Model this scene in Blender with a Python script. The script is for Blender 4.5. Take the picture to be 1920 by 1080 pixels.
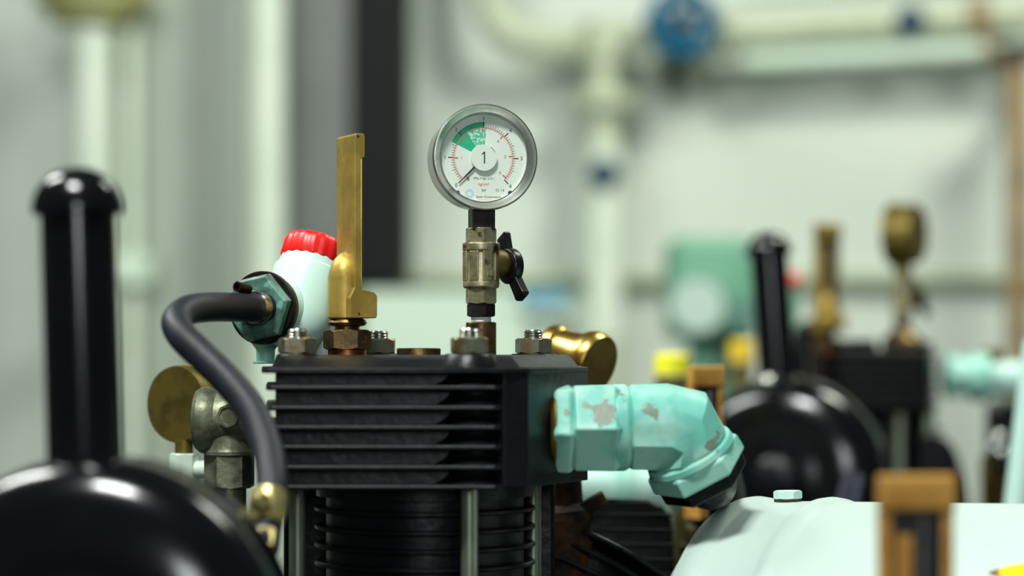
import bpy, bmesh, math, random
from mathutils import Vector, Matrix

random.seed(7)
for o in list(bpy.data.objects):
    bpy.data.objects.remove(o)
C = bpy.context.scene.collection
SC = bpy.context.scene

# ------------------------------------------------------------------ camera, world, lamps, exposure
LENS = 85.0
FPX = 1920 * LENS / 36.0            # focal length in pixels of a 1920 wide frame
HZ = 660.0                          # image row of the horizon
ZC = 1.30                           # camera height above the floor plates
cam = bpy.data.cameras.new('camera')
cam.lens = LENS
cam.sensor_width = 36
cam.shift_y = (HZ - 540) / 1920
cam.clip_start = 0.05
cam.dof.use_dof = True
cam.dof.focus_distance = 1.385
cam.dof.aperture_fstop = 3.1
co = bpy.data.objects.new('camera', cam)
C.objects.link(co)
co.location = (0, 0, ZC)
co.rotation_euler = (math.radians(90), 0, 0)
SC.camera = co

SC.view_settings.view_transform = 'Standard'
SC.view_settings.look = 'None'
SC.view_settings.gamma = 1
SC.view_settings.use_curve_mapping = False
SC.view_settings.exposure = 0.0

world = bpy.data.worlds.new('world')
SC.world = world
world.use_nodes = True
bg = world.node_tree.nodes['Background']
bg.inputs[0].default_value = (0.80, 1.0, 0.95, 1)
bg.inputs[1].default_value = 0.07


def lamp(name, loc, target, sx, sy, power, col):
    l = bpy.data.lights.new(name, 'AREA')
    l.shape = 'RECTANGLE'
    l.size, l.size_y = sx, sy
    l.energy = power
    l.color = col
    o = bpy.data.objects.new(name, l)
    C.objects.link(o)
    o.location = loc
    o.rotation_euler = (Vector(target) - Vector(loc)).to_track_quat('-Z', 'Y').to_euler()
    return o


lamp('ceiling_tube_over_machines', (-1.05, 1.75, 2.45), (-0.30, 2.5, 1.2), 0.8, 0.16, 28, (0.94, 1.0, 0.94))
lamp('ceiling_tube_by_wall', (1.10, 2.30, 2.95), (0.3, 4.2, 1.3), 0.6, 0.35, 48, (0.95, 1.0, 0.89))
lamp('ceiling_tube_in_front', (-0.32, 0.42, 2.80), (0.0, 1.4, 1.3), 0.42, 0.2, 40, (0.95, 1.0, 0.97))
lamp('stripe_lamp_behind_camera', (0.12, -1.2, 1.72), (0.0, 1.7, 1.3), 0.35, 0.6, 12, (0.90, 0.98, 1.0))  # unseen lamp added behind the camera for stripes on the black stacks

# ------------------------------------------------------------------ helpers


def at(px, py, Y):
    return Vector(((px - 960) * Y / FPX, Y, ZC - (py - HZ) * Y / FPX))


def k(n, Y):
    return n * Y / FPX


def lin(c):
    return tuple(((v / 255) / 12.92 if v / 255 <= 0.04045 else ((v / 255 + 0.055) / 1.055) ** 2.4) for v in c) + (1,)


def mat(name, c, rough=0.5, metal=0.0, spec=0.5, c2=None, scale=40, lo=0.45, hi=0.6, chip=None, chip_scale=60, chip_lo=0.62, chip_hi=0.66,
        bump=0.0, bump_scale=120, stretch=None, coat=0.0):
    m = bpy.data.materials.new(name)
    m.use_nodes = True
    nt = m.node_tree
    b = nt.nodes['Principled BSDF']
    b.inputs['Base Color'].default_value = lin(c)
    b.inputs['Roughness'].default_value = rough
    b.inputs['Metallic'].default_value = metal
    b.inputs['Specular IOR Level'].default_value = spec
    b.inputs['Coat Weight'].default_value = coat
    b.inputs['Coat Roughness'].default_value = 0.15
    tc = nt.nodes.new('ShaderNodeTexCoord')
    src = tc.outputs['Object']
    if stretch:
        mp = nt.nodes.new('ShaderNodeMapping')
        mp.inputs['Scale'].default_value = stretch
        nt.links.new(src, mp.inputs['Vector'])
        src = mp.outputs['Vector']

    def noise(sc, det=4):
        n = nt.nodes.new('ShaderNodeTexNoise')
        n.inputs['Scale'].default_value = sc
        n.inputs['Detail'].default_value = det
        nt.links.new(src, n.inputs['Vector'])
        return n.outputs['Fac']

    def ramp(fac, a, z):
        r = nt.nodes.new('ShaderNodeMapRange')
        r.inputs['From Min'].default_value = a
        r.inputs['From Max'].default_value = z
        nt.links.new(fac, r.inputs['Value'])
        return r.outputs['Result']

    def mix(fac, A, B):
        x = nt.nodes.new('ShaderNodeMix')
        x.data_type = 'RGBA'
        nt.links.new(fac, x.inputs['Factor'])
        for s, v in ((x.inputs[6], A), (x.inputs[7], B)):
            if isinstance(v, tuple):
                s.default_value = v
            else:
                nt.links.new(v, s)
        return x.outputs[2]
    cur = lin(c)
    if c2:
        cur = mix(ramp(noise(scale), lo, hi), cur, lin(c2))
    if chip:
        cur = mix(ramp(noise(chip_scale, 6), chip_lo, chip_hi), cur, lin(chip))
    if not isinstance(cur, tuple):
        nt.links.new(cur, b.inputs['Base Color'])
    if bump:
        bp = nt.nodes.new('ShaderNodeBump')
        bp.inputs['Strength'].default_value = bump
        bp.inputs['Distance'].default_value = 0.001
        nt.links.new(noise(bump_scale, 5), bp.inputs['Height'])
        nt.links.new(bp.outputs['Normal'], b.inputs['Normal'])
    return m


def glass_mat(name, tint=(1, 1, 1, 1)):
    m = bpy.data.materials.new(name)
    m.use_nodes = True
    nt = m.node_tree
    for n in list(nt.nodes):
        if n.type == 'BSDF_PRINCIPLED':
            nt.nodes.remove(n)
    out = [n for n in nt.nodes if n.type == 'OUTPUT_MATERIAL'][0]
    t = nt.nodes.new('ShaderNodeBsdfTransparent')
    t.inputs[0].default_value = tint
    g = nt.nodes.new('ShaderNodeBsdfGlossy')
    g.inputs['Roughness'].default_value = 0.03
    f = nt.nodes.new('ShaderNodeFresnel')
    f.inputs[0].default_value = 1.45
    x = nt.nodes.new('ShaderNodeMixShader')
    ge_ = nt.nodes.new('ShaderNodeNewGeometry')
    fr = nt.nodes.new('ShaderNodeMix')          # reflect at the outer faces only: a thin pane, not a solid block
    nt.links.new(ge_.outputs['Backfacing'], fr.inputs[0])
    nt.links.new(f.outputs[0], fr.inputs[2])
    fr.inputs[3].default_value = 0.0
    nt.links.new(fr.outputs[0], x.inputs[0])
    nt.links.new(t.outputs[0], x.inputs[1])
    nt.links.new(g.outputs[0], x.inputs[2])
    nt.links.new(x.outputs[0], out.inputs[0])
    return m


M = {}
M['black'] = mat('black machine paint', (11, 12, 15), 0.36, 0, spec=0.25, c2=(15, 16, 19), scale=60, bump=0.35, bump_scale=160)
M['gloss_black'] = mat('glossy black paint', (8, 10, 12), 0.16, 0, spec=0.42, c2=(11, 12, 14), scale=30, bump=0.05, bump_scale=60)
M['plastic_black'] = mat('black plastic', (11, 12, 14), 0.33, 0, spec=0.4, bump=0.1)
M['rubber'] = mat('hose rubber', (26, 30, 39), 0.5, 0, spec=0.4, c2=(20, 24, 32), scale=90, bump=0.25, bump_scale=600)
M['mint'] = mat('mint paint worn', (160, 213, 196), 0.40, 0, c2=(114, 192, 176), scale=34, chip=(124, 136, 122), chip_scale=46, chip_lo=0.61, chip_hi=0.635, bump=0.2, bump_scale=150)
M['mint_clean'] = mat('mint paint', (196, 229, 218), 0.4, 0, c2=(186, 224, 211), scale=25, bump=0.05)
M['mint_pale'] = mat('pale mint tank paint', (196, 215, 205), 0.38, 0, c2=(190, 211, 200), scale=8, bump=0.06, bump_scale=40)
M['teal_dark'] = mat('dark verdigris paint', (92, 136, 120), 0.5, 0, c2=(58, 84, 76), scale=70, chip=(112, 170, 152), chip_scale=90, chip_lo=0.58, chip_hi=0.66, bump=0.4, bump_scale=200)
M['red'] = mat('red plastic', (222, 22, 20), 0.38, 0, bump=0.03)
M['brass_paint'] = mat('gold anodised case', (182, 154, 74), 0.46, 0.55, c2=(160, 134, 60), scale=50, chip=(60, 46, 20), chip_scale=190, chip_lo=0.69, chip_hi=0.72, bump=0.12, bump_scale=300)
M['brass_orange'] = mat('orange brass case', (214, 160, 78), 0.42, 0.3, c2=(192, 136, 58), scale=60, bump=0.12)
M['brass'] = mat('bright brass', (214, 178, 96), 0.30, 1.0, c2=(190, 150, 70), scale=60, bump=0.05)
M['brass_pale'] = mat('pale tarnished brass', (186, 172, 116), 0.38, 0.8, c2=(160, 142, 84), scale=80, bump=0.1)
M['brass_old'] = mat('dull brass', (118, 102, 44), 0.5, 0.7, c2=(94, 80, 34), scale=50, bump=0.15)
M['brown_steel'] = mat('browned steel', (104, 82, 52), 0.42, 0.85, c2=(74, 60, 44), scale=120, chip=(136, 112, 60), chip_scale=110, chip_lo=0.58, chip_hi=0.66, bump=0.2, bump_scale=300)
M['dark_steel'] = mat('dark steel', (48, 42, 38), 0.4, 0.7, c2=(34, 30, 29), scale=150, bump=0.15)
M['copper'] = mat('copper washer', (150, 84, 54), 0.4, 0.9, c2=(110, 66, 46), scale=120)
M['nickel'] = mat('nickel brass casting', (176, 168, 136), 0.42, 0.8, c2=(152, 142, 106), scale=130, chip=(50, 42, 28), chip_scale=95, chip_lo=0.60, chip_hi=0.68, bump=0.3, bump_scale=260)
M['zinc'] = mat('yellowed zinc nut', (182, 182, 158), 0.30, 0.9, c2=(160, 128, 68), scale=75, lo=0.48, hi=0.62, bump=0.12, bump_scale=300)
M['steel'] = mat('bright steel', (188, 188, 182), 0.25, 1.0, c2=(150, 150, 146), scale=200)
M['stud'] = mat('stud steel', (150, 160, 140), 0.4, 0.8, c2=(120, 126, 104), scale=80, stretch=(1, 1, 0.15))
M['chrome'] = mat('polished stainless', (214, 216, 208), 0.27, 1.0, c2=(200, 204, 196), scale=60)
M['galv'] = mat('galvanised casting', (128, 130, 106), 0.46, 0.55, c2=(98, 104, 82), scale=75, chip=(84, 84, 66), chip_scale=60, chip_lo=0.57, chip_hi=0.66, bump=0.4, bump_scale=220)
M['tape'] = mat('white thread tape', (220, 224, 220), 0.6)
M['rust'] = mat('rusty iron', (86, 56, 36), 0.75, 0.0, spec=0.2, c2=(34, 28, 25), scale=60, lo=0.42, hi=0.58, bump=0.4)
M['dial_white'] = mat('dial white', (226, 235, 221), 0.5)
M['dial_black'] = mat('dial black print', (24, 24, 30), 0.5)
M['dial_red'] = mat('dial red print', (226, 96, 84), 0.5)
M['dial_green'] = mat('dial green print', (26, 178, 132), 0.5)
M['dial_green_worn'] = mat('dial green print worn', (58, 192, 146), 0.5, c2=(216, 226, 212), scale=900, lo=0.47, hi=0.56)
M['dial_blue'] = mat('dial blue print', (184, 214, 224), 0.5)
M['dial_orange'] = mat('dial orange print', (228, 176, 140), 0.5)
M['dial_violet'] = mat('dial violet pin', (92, 36, 110), 0.4)
M['glass'] = glass_mat('gauge glass')
M['amber'] = glass_mat('amber sight glass', (0.5, 0.4, 0.25, 1))
M['wall'] = mat('pale green wall paint', (206, 213, 203), 0.6, 0, c2=(200, 208, 197), scale=3, bump=0.05, bump_scale=20)
M['ledge'] = mat('green tan trim paint', (164, 176, 146), 0.6)
M['cream'] = mat('cream pipe paint', (192, 199, 172), 0.45, 0, c2=(182, 190, 160), scale=12)
M['pipe_white'] = mat('white green pipe paint', (222, 232, 214), 0.4, 0, c2=(214, 226, 206), scale=10)
M['pipe_mint'] = mat('wall pipe mint white', (206, 224, 206), 0.45)
M['olive'] = mat('olive flange paint', (166, 164, 104), 0.5, 0, c2=(140, 136, 84), scale=25)
M['wall_shade_light'] = mat('light grey wall shade', (160, 170, 156), 0.5, 0, c2=(154, 164, 150), scale=4)  # tone of the shaded left wall, put into the colour
M['wall_shade_dark'] = mat('mid grey wall shade', (104, 108, 104), 0.55, 0, c2=(92, 98, 92), scale=4)  # deeper shade of the left wall, put into the colour
M['flat_black'] = mat('flat black of dark gap and drain', (9, 11, 11), 0.6, spec=0.2)  # darkness of the wall gap as plain black, also the valve drain
M['blue'] = mat('blue valve paint', (0, 92, 126), 0.45, 0, spec=0.2, c2=(0, 78, 108), scale=20)
M['blue_soft'] = mat('soft blue paint', (70, 138, 170), 0.5)
M['pipe_pale'] = mat('pale grey green dial', (172, 192, 180), 0.5)
M['navy'] = mat('navy plastic', (0, 46, 78), 0.5, spec=0.2)
M['brown_pipe'] = mat('brown pipe paint', (150, 124, 84), 0.5, 0, c2=(128, 104, 70), scale=20)
M['green_inst'] = mat('green instrument paint', (104, 156, 130), 0.5, 0, c2=(94, 146, 120), scale=15)
M['yellow'] = mat('yellow plastic', (240, 232, 40), 0.45)
M['yellow_warm'] = mat('warm yellow plastic', (238, 200, 40), 0.45)
M['olive_body'] = mat('olive bronze body', (96, 88, 40), 0.5, 0.4)
M['sticker'] = mat('yellow warning vinyl', (250, 206, 0), 0.4)
M['sticker_edge'] = mat('sticker edge brown', (120, 78, 20), 0.5)
M['floor'] = mat('green floor plates', (62, 76, 68), 0.6, 0, c2=(56, 70, 62), scale=6)
M['rim_glint_steel'] = mat('purple rim glint steel', (150, 150, 172), 0.25, 0.9)  # bluish highlight of the housing rim, made as a metal of its own


def frame(d, hint=None):
    d = Vector(d).normalized()
    h = Vector(hint) if hint else (Vector((0, 0, 1)) if abs(d.z) < 0.9 else Vector((0, -1, 0)))
    u = (h - d * h.dot(d)).normalized()
    return d, u, d.cross(u)


class MB:
    def __init__(s):
        s.v, s.f, s.m = [], [], []

    def face(s, idx, mi=0):
        s.f.append(tuple(idx))
        s.m.append(mi)

    def loops(s, loops, mi=0, cap0=True, cap1=True, closed=True):
        base = []
        for L in loops:
            b = len(s.v)
            s.v += [Vector(p) for p in L]
            base.append(b)
        n = len(loops[0])
        for a, b in zip(base, base[1:]):
            for i in range(n if closed else n - 1):
                j = (i + 1) % n
                s.face((a + i, a + j, b + j, b + i), mi)
        if cap0:
            s.face(range(base[0], base[0] + n), mi)
        if cap1:
            s.face(range(base[-1], base[-1] + n), mi)
        return s

    def lathe(s, o, d, prof, n=48, mi=0, rot=0.0, hint=None):
        d, u, w = frame(d, hint)
        o = Vector(o)
        rings = []
        for t, r in prof:
            if r <= 1e-9:
                rings.append(('p', len(s.v)))
                s.v.append(o + d * t)
            else:
                rings.append(('r', len(s.v)))
                for i in range(n):
                    a = rot + 2 * math.pi * i / n
                    s.v.append(o + d * t + (u * math.cos(a) + w * math.sin(a)) * r)
        for (ka, a), (kb, b) in zip(rings, rings[1:]):
            for i in range(n):
                j = (i + 1) % n
                if ka == 'r' and kb == 'r':
                    s.face((a + i, a + j, b + j, b + i), mi)
                elif ka == 'p' and kb == 'r':
                    s.face((a, b + j, b + i), mi)
                elif ka == 'r' and kb == 'p':
                    s.face((a + i, a + j, b), mi)
        for e, (kk, a) in ((0, rings[0]), (1, rings[-1])):
            if kk == 'r':
                s.face(range(a, a + n), mi)
        return s

    def cyl(s, a, b, r, n=40, mi=0, ch=0.0):
        a, b = Vector(a), Vector(b)
        L = (b - a).length
        p = [(0, r), (L, r)] if not ch else [(0, r - ch), (ch, r), (L - ch, r), (L, r - ch)]
        return s.lathe(a, b - a, p, n, mi)

    def hexa(s, a, b, r, ch=0.0012, rot=0.0, mi=0, hint=None, n=6, seg=14):
        """Hexagon prism whose ends are turned by a cone, as on a real nut."""
        a, b = Vector(a), Vector(b)
        L = (b - a).length
        d, u, w = frame(b - a, hint)
        ap = r * math.cos(math.pi / n)
        rin = ap * 0.97
        tc = min((r - rin) * 0.55, L * 0.45)
        ts = [tc * i / 5 for i in range(6)]
        loops = []
        N = n * seg
        for t in ts + [L - q for q in reversed(ts)]:
            e = min(t, L - t)
            rc = rin + (r - rin) * e / tc
            ring = []
            for i in range(N):
                th = 2 * math.pi * i / N
                hx_ = ap / math.cos((th % (2 * math.pi / n)) - math.pi / n)
                q = min(hx_, rc)
                ring.append(a + d * t + (u * math.cos(th + rot) + w * math.sin(th + rot)) * q)
            loops.append(ring)
        return s.loops(loops, mi)

    def tube(s, pts, r, n=24, mi=0):
        P = [Vector(p) for p in pts]
        rr = r if isinstance(r, (list, tuple)) else [r] * len(P)
        T = []
        for i in range(len(P)):
            T.append((P[min(i + 1, len(P) - 1)] - P[max(i - 1, 0)]).normalized())
        _, u, _ = frame(T[0])
        L = []
        for p, t, q in zip(P, T, rr):
            u = (u - t * u.dot(t)).normalized()
            w = t.cross(u)
            L.append([p + (u * math.cos(2 * math.pi * i / n) + w * math.sin(2 * math.pi * i / n)) * q for i in range(n)])
        return s.loops(L, mi)

    def prism(s, poly, z0, z1, mi=0):
        return s.loops([[(x, y, z0) for x, y in poly], [(x, y, z1) for x, y in poly]], mi)

    def box(s, lo, hi, mi=0):
        (x0, y0, z0), (x1, y1, z1) = lo, hi
        return s.prism([(x0, y0), (x1, y0), (x1, y1), (x0, y1)], z0, z1, mi)

    def obox(s, c, ax, ay, az, hx, hy, hz, mi=0):
        c = Vector(c)
        ax, ay, az = Vector(ax).normalized(), Vector(ay).normalized(), Vector(az).normalized()
        L = []
        for q in (-1, 1):
            L.append([c + az * hz * q + ax * hx * i + ay * hy * j for i, j in ((-1, -1), (1, -1), (1, 1), (-1, 1))])
        return s.loops(L, mi)

    def sphere(s, c, r, n=32, mi=0, sq=(1, 1, 1)):
        b = len(s.v)
        s.lathe((0, 0, 0), (0, 0, 1), [(-r * math.cos(math.pi * i / 16), r * math.sin(math.pi * i / 16) if 0 < i < 16 else 0) for i in range(17)], n, mi)
        for i in range(b, len(s.v)):
            p = s.v[i]
            s.v[i] = Vector(c) + Vector((p.x * sq[0], p.y * sq[1], p.z * sq[2]))
        return s

    def raw(s, verts, faces, mi=0):
        b = len(s.v)
        s.v += [Vector(p) for p in verts]
        for f in faces:
            s.face([b + i for i in f], mi)
        return s

    def build(s, name, mats, parent=None, bevel=0.0, seg=2, ang=30):
        if not isinstance(mats, (list, tuple)):
            mats = [mats]
        inv = wm(parent).inverted() if parent else Matrix()
        me = bpy.data.meshes.new(name)
        bm = bmesh.new()
        vs = [bm.verts.new(inv @ p) for p in s.v]
        for f, mi in zip(s.f, s.m):
            try:
                q = bm.faces.new([vs[i] for i in f])
                q.material_index = mi
                q.smooth = True
            except ValueError:
                pass
        bmesh.ops.remove_doubles(bm, verts=bm.verts, dist=1e-6)
        bmesh.ops.recalc_face_normals(bm, faces=bm.faces)
        if not bevel:
            for e in bm.edges:
                if len(e.link_faces) == 2 and e.calc_face_angle(0) > math.radians(ang):
                    e.smooth = False
        bm.to_mesh(me)
        bm.free()
        for m in mats:
            me.materials.append(M[m] if isinstance(m, str) else m)
        o = bpy.data.objects.new(name, me)
        C.objects.link(o)
        if parent:
            o.parent = parent
        if bevel:
            b = o.modifiers.new('edge', 'BEVEL')
            b.width = bevel
            b.segments = seg
            b.limit_method = 'ANGLE'
            b.angle_limit = math.radians(ang)
            b.harden_normals = True
        return o


def wm(o):
    m = o.matrix_basis.copy()
    while o.parent:
        o = o.parent
        m = o.matrix_basis @ m
    return m


def tag(o, label, cat, group=None, kind=None):
    if label:
        o['label'] = label
    if cat:
        o['category'] = cat
    if group:
        o['group'] = group
    if kind:
        o['kind'] = kind
    return o


def thing(name, label, cat, loc=(0, 0, 0), group=None):
    o = bpy.data.objects.new(name, None)
    o.empty_display_size = 0.02
    C.objects.link(o)
    o.location = loc
    return tag(o, label, cat, group)


def copy_tree(o, parent=None):
    c = o.copy()
    C.objects.link(c)
    if parent:
        c.parent = parent
    for ch in [x for x in bpy.data.objects if x.parent == o]:
        copy_tree(ch, c)
    return c


def struct(o):
    o['kind'] = 'structure'
    return o


def catmull(pts, per=8):
    P = [Vector(p) for p in pts]
    P = [P[0] * 2 - P[1]] + P + [P[-1] * 2 - P[-2]]
    out = []
    for i in range(1, len(P) - 2):
        for j in range(per):
            t = j / per
            a, b, c, d = P[i - 1], P[i], P[i + 1], P[i + 2]
            out.append(0.5 * ((2 * b) + (c - a) * t + (2 * a - 5 * b + 4 * c - d) * t * t + (3 * b - a - 3 * c + d) * t ** 3))
    out.append(P[-2])
    return out


def thread(t0, t1, r, pitch=0.0015, depth=0.0007):
    p, t, up = [], t0, True
    while t < t1:
        p.append((t, r if up else r - depth))
        t += pitch / 2
        up = not up
    p.append((t1, r - depth))
    return p


def text_geo(body, size):
    cu = bpy.data.curves.new('letters', 'FONT')
    cu.body = body
    cu.size = size
    cu.align_x = 'CENTER'
    cu.align_y = 'CENTER'
    cu.resolution_u = 3
    o = bpy.data.objects.new('letters', cu)
    C.objects.link(o)
    bpy.context.view_layer.update()
    me = bpy.data.meshes.new_from_object(o.evaluated_get(bpy.context.evaluated_depsgraph_get()))
    v = [p.co.copy() for p in me.vertices]
    f = [tuple(p.vertices) for p in me.polygons]
    bpy.data.objects.remove(o)
    bpy.data.curves.remove(cu)
    bpy.data.meshes.remove(me)
    return v, f


# ------------------------------------------------------------------ the room
YW = 4.30
mb = MB().box((-1.9, YW, 0), (2.1, YW + 0.12, 2.9))
struct(mb.build('wall_back', 'wall'))
mb = MB().box((-1.9, -0.6, -0.1), (2.1, YW, 0))
struct(mb.build('floor', 'floor'))
a, b = at(768, 534, YW), at(2040, 514, YW)
struct(MB().box((a.x, YW - 0.045, a.z), (b.x, YW, b.z)).build('trim_1', 'ledge', bevel=0.004))

# ------------------------------------------------------------------ finned compressor in the middle
YF = 1.275
zt = lambda py, Y=YF: ZC - (py - HZ) * Y / FPX
pp = lambda px, Y: ((px - 960) * Y / FPX, Y)
PAD_Z = ZC - k(6, 1.31)
comp = thing('compressor', 'black finned air compressor head with four nutted studs below the pressure gauge', 'compressor', (at(797, 660, 1.36).x, 1.36, 0))
core = [pp(517, 1.290), pp(905, 1.290), pp(944, 1.277), pp(990, 1.281), pp(1102, 1.352), pp(1085, 1.445), pp(520, 1.445)]
plate = [pp(490, 1.283), pp(500, 1.275), pp(955, 1.275), pp(993, 1.280), pp(1103, 1.352), pp(1086, 1.447), pp(505, 1.447), pp(492, 1.43)]
mb = MB().prism(core, zt(915), zt(692))
mb.prism(plate, zt(700), zt(690))
bot = [pp(512, 1.288), pp(975, 1.288), pp(1085, 1.358), pp(1075, 1.44), pp(520, 1.44)]
top = [pp(530, 1.306), pp(955, 1.306), pp(1066, 1.368), pp(1056, 1.43), pp(540, 1.43)]
mb.loops([[(x, y, zt(690.5)) for x, y in bot], [(x, y, PAD_Z - 0.0025) for x, y in [((a[0] * .45 + b[0] * .55), (a[1] * .45 + b[1] * .55)) for a, b in zip(bot, top)]], [(x, y, PAD_Z) for x, y in top]])
STUDS = [(880, 1.297, 13.2), (558, 1.322, 11.2), (1000, 1.385, 12.8), (711, 1.425, 11.5)]
NUTZ = ZC - k(3.2, 1.33)
for px, Y, r in STUDS:
    c = at(px, 660, Y)
    mb.lathe((c.x, c.y, zt(691)), (0, 0, 1), [(0, r * .001 + .003), (NUTZ - zt(691) - .001, r * .001 + .0004), (NUTZ - zt(691), r * .001 - .0006)], 40)
cF = at(893, 660, 1.302)
cprof = [(0, 0.0185)]
for py in (914, 877, 839, 802, 765, 727):
    z0 = zt(py - 4) - zt(914)
    cprof += [(z0, 0.0185), (z0 + .0001, 0.0258), (z0 + .0012, 0.0236), (z0 + .0028, 0.0212), (z0 + .0048, 0.0194), (z0 + .0068, 0.0185)]
mb.lathe((cF.x, cF.y, zt(914)), (0, 0, 1), cprof, 64)
cP = at(1052, 800, 1.335)
head = mb.build('cylinder_head', 'black', comp, bevel=0.0014)
for py in (727, 765, 802, 839, 877, 914):
    fin = [pp(498, 1.281), pp(506, 1.2755), pp(930, 1.2755), pp(944, 1.2785), pp(944, 1.31), pp(944, 1.44), pp(512, 1.44), pp(500, 1.43)]
    MB().prism(fin, zt(py + 5.5), zt(py - 4.5)).build('cooling_fin', 'black', head, bevel=0.0011, seg=3)
# small scribble of cast lettering is not legible in the photo; smooth plug in the middle of the head
c = at(785, 660, 1.36)
MB().lathe((c.x, c.y, PAD_Z - 0.001), (0, 0, 1), [(0, 0.0124), (k(15, 1.36), 0.0124), (k(16.5, 1.36), 0.0116), (k(16.5, 1.36), 0)], 40).build('plug', 'brown_steel', comp)
for px, Y, r in STUDS:
    c = at(px, 660, Y)
    o = Vector((c.x, c.y, NUTZ))
    nut = MB().hexa(o, o + Vector((0, 0, 0.0088)), 0.0107, ch=0.0010, rot={880: 0.2, 558: 0.45, 1000: 0.28, 711: 0.0}[px]).build('head_nut', 'zinc', comp)
    MB().lathe(o, (0, 0, 1), [(0.006, 0.0052)] + thread(0.0078, 0.0128, 0.0056) + [(0.0136, 0.0045), (0.0136, 0)], 32).build('thread_end', 'steel', nut)
    MB().cyl((c.x, c.y, ZC - 0.30), (c.x, c.y, zt(910)), 0.0046).build('stud', 'stud', comp)
cb = at(797, 660, 1.36)
mb = MB().lathe((cb.x, cb.y, ZC - 0.30), (0, 0, 1), [(0, .0555), (0.30 - k(280, 1.3), .0555), (0.30 - k(280, 1.3), .061), (0.30 - k(250, 1.3), .061)], 72)
barrel = mb.build('cylinder_barrel', 'black', comp)
for i in range(12):
    z = ZC - k(301 + 35.2 * i, 1.298)
    MB().lathe((cb.x, cb.y, z), (0, 0, -1), [(0, .048), (0, .0610), (.0006, .0620), (.0020, .0620), (.0028, .0608), (.0028, .048)], 90).build('barrel_fin', 'black', barrel)
mb = MB().box((cb.x - .15, 1.24, 0.55), (cb.x + .13, 1.52, ZC - .29))
mb.box((cb.x - .19, 1.22, 0), (cb.x + .17, 1.54, 0.56))
mb.build('crankcase', 'black', comp, bevel=0.012, seg=3)

MB().box((pp(535, 1.44)[0], 1.425, ZC - .29), (pp(1040, 1.44)[0], 1.445, zt(914))).build('rear_cowl', 'black', comp, bevel=.003)

# ------------------------------------------------------------------ pressure gauge


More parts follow.
